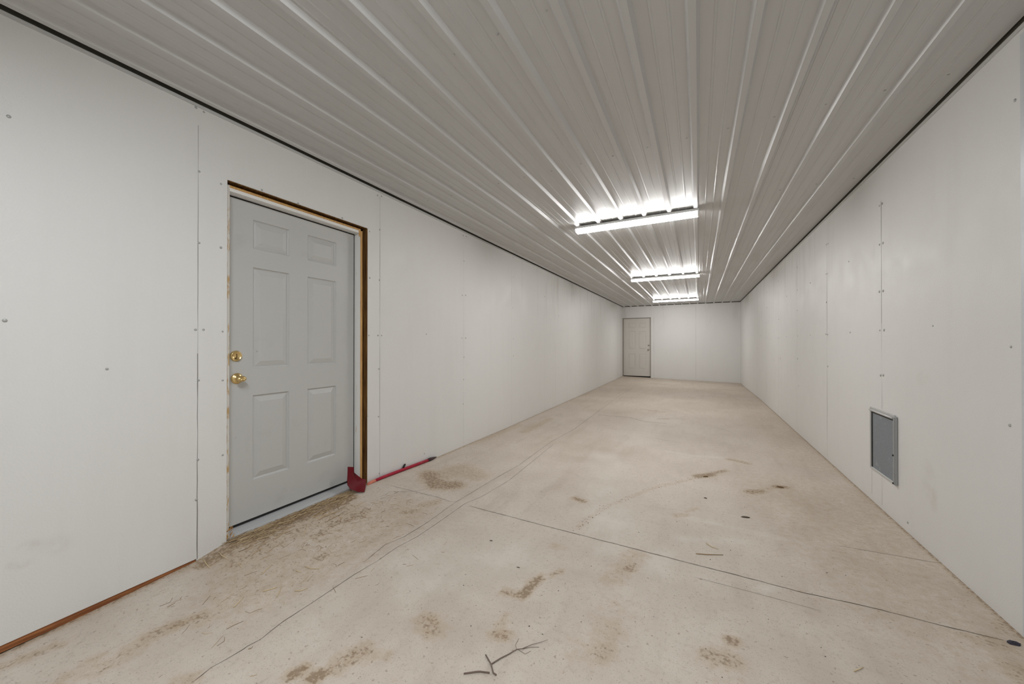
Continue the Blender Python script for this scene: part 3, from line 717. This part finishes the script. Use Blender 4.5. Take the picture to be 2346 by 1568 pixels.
def twig(lines, radii, label):
    r0 = empty('twig', (lines[0][0][0], lines[0][0][1], 0)); ox, oy_, _ = r0.location
    mb = MB()
    for pts, (ra, rb) in zip(lines[:1], radii[:1]):
        n = len(pts); mb.tube([(x - ox, y - oy_, ra + .0004 + .002 * (i % 2)) for i, (x, y) in enumerate(pts)], [ra + (rb - ra) * i / (n - 1) for i in range(n)], 8)
    mb.build('stem', M_TWIG, r0)
    for pts, (ra, rb) in zip(lines[1:], radii[1:]):
        mb = MB(); n = len(pts)
        mb.tube([(x - ox, y - oy_, ra + .0005 + .0015 * (i % 2)) for i, (x, y) in enumerate(pts)], [ra + (rb - ra) * i / (n - 1) for i in range(n)], 7)
        mb.build('branch', M_TWIG, r0)
    tag(r0, label, 'twig', 'twigs on the floor'); return r0
twig(TWIGS[0], [(.0028, .0026), (.0023, .0004), (.0007, .0005), (.0008, .0005), (.0010, .0005)], 'forked dark twig lying on the floor near the bottom of the view')
twig(TWIGS[1], [(.0025, .0025)], 'short plain dark twig beside the foot of the forked twig')

def clod(x, y, sx, sy, sz, m, name, label, seed, ang=0, cat='debris'):
    r = random.Random(seed); mb = MB(); nu, nv = 10, 5; v = []; f = []
    for j in range(nv + 1):
        ph = math.pi / 2 * j / nv
        for i in range(nu):
            a = 2 * math.pi * i / nu; k = r.uniform(.72, 1.15)
            lx, ly, lz = sx * math.cos(a) * math.cos(ph) * k, sy * math.sin(a) * math.cos(ph) * k, sz * math.sin(ph) * r.uniform(.75, 1.1)
            v.append((lx * math.cos(ang) - ly * math.sin(ang), lx * math.sin(ang) + ly * math.cos(ang), lz))
    for j in range(nv):
        for i in range(nu):
            k = (i + 1) % nu; f.append((j * nu + i, j * nu + k, (j + 1) * nu + k, (j + 1) * nu + i))
    f.append(tuple(range(nv * nu, nv * nu + nu))); f.append(tuple(reversed(range(nu))))
    mb.add(v, f); o = mb.build(name, m, None, (x, y, fzf(x, y) + .0003)); tag(o, label, cat); return o
C_ = CHIPS
clod(*C_[0], .030, .012, .006, M_LEAF, 'dry_leaf', 'dark dry leaf lying alone on the right half of the slab', 1, .25, 'leaf')
clod(*C_[1], .028, .016, .008, M_CLOD, 'mud_clod', 'crumbled brown mud clod on the floor, toward the right wall', 2, .2)
clod(*C_[2], .024, .013, .007, M_CLOD, 'mud_clod', 'brown mud clod at the far end of the speckled dirt trail', 3, .5)
clod(*C_[3], .014, .007, .005, M_LEAF, 'bark_chip', 'small dark bark chip between the dirt trail and the dry leaf', 4, -.3)
clod(*C_[4], .010, .005, .004, M_LEAF, 'bark_chip', 'small dark bark chip in the middle of the floor, nearer than the cross joint', 5, .3)
clod(*C_[5], .010, .003, .003, M_LEAF, 'bark_chip', 'thin dark sliver on the floor above the brown smear', 6, .1)
clod(*C_[6], .024, .013, .010, M_RAG, 'scrap', 'dark crumpled scrap at the right end of the floor joint, by the wall trim', 7, .3)
def crumbs(name, label, m, pts, spread, count, seed):
    r = random.Random(seed); mb = MB()
    for k in range(count):
        i = r.randrange(len(pts) - 1); t_ = r.random()
        x = pts[i][0] + (pts[i + 1][0] - pts[i][0]) * t_ + r.gauss(0, spread); y = pts[i][1] + (pts[i + 1][1] - pts[i][1]) * t_ + r.gauss(0, spread)
        s = .0012 + .0030 * r.random() ** 2; z = fzf(x, y)
        v = [(x + s * math.cos(a + k) * r.uniform(.6, 1.3), y + s * math.sin(a + k) * r.uniform(.6, 1.3), z + .0004) for a in (0, 1.57, 3.14, 4.71)] + [(x, y, z + s * .8)]
        mb.add(v, [(0, 1, 4), (1, 2, 4), (2, 3, 4), (3, 0, 4)])
    tag(mb.build(name, m), label, 'dirt', kind='stuff')
trail = DIRT[18][2]
crumbs('dirt_crumbs', 'trail of brown dirt crumbs across the middle of the slab', M_CLOD, list(trail) + [DIRT[20][2][1]], .022, 230, 5)
crumbs('floor_grit', 'scattered dark grit over the near concrete', M_LEAF, [(-1.2, 1.2), (-.2, 1.6), (.5, 2.2), (-.6, 2.4), (.2, 3.2)], .36, 150, 6)
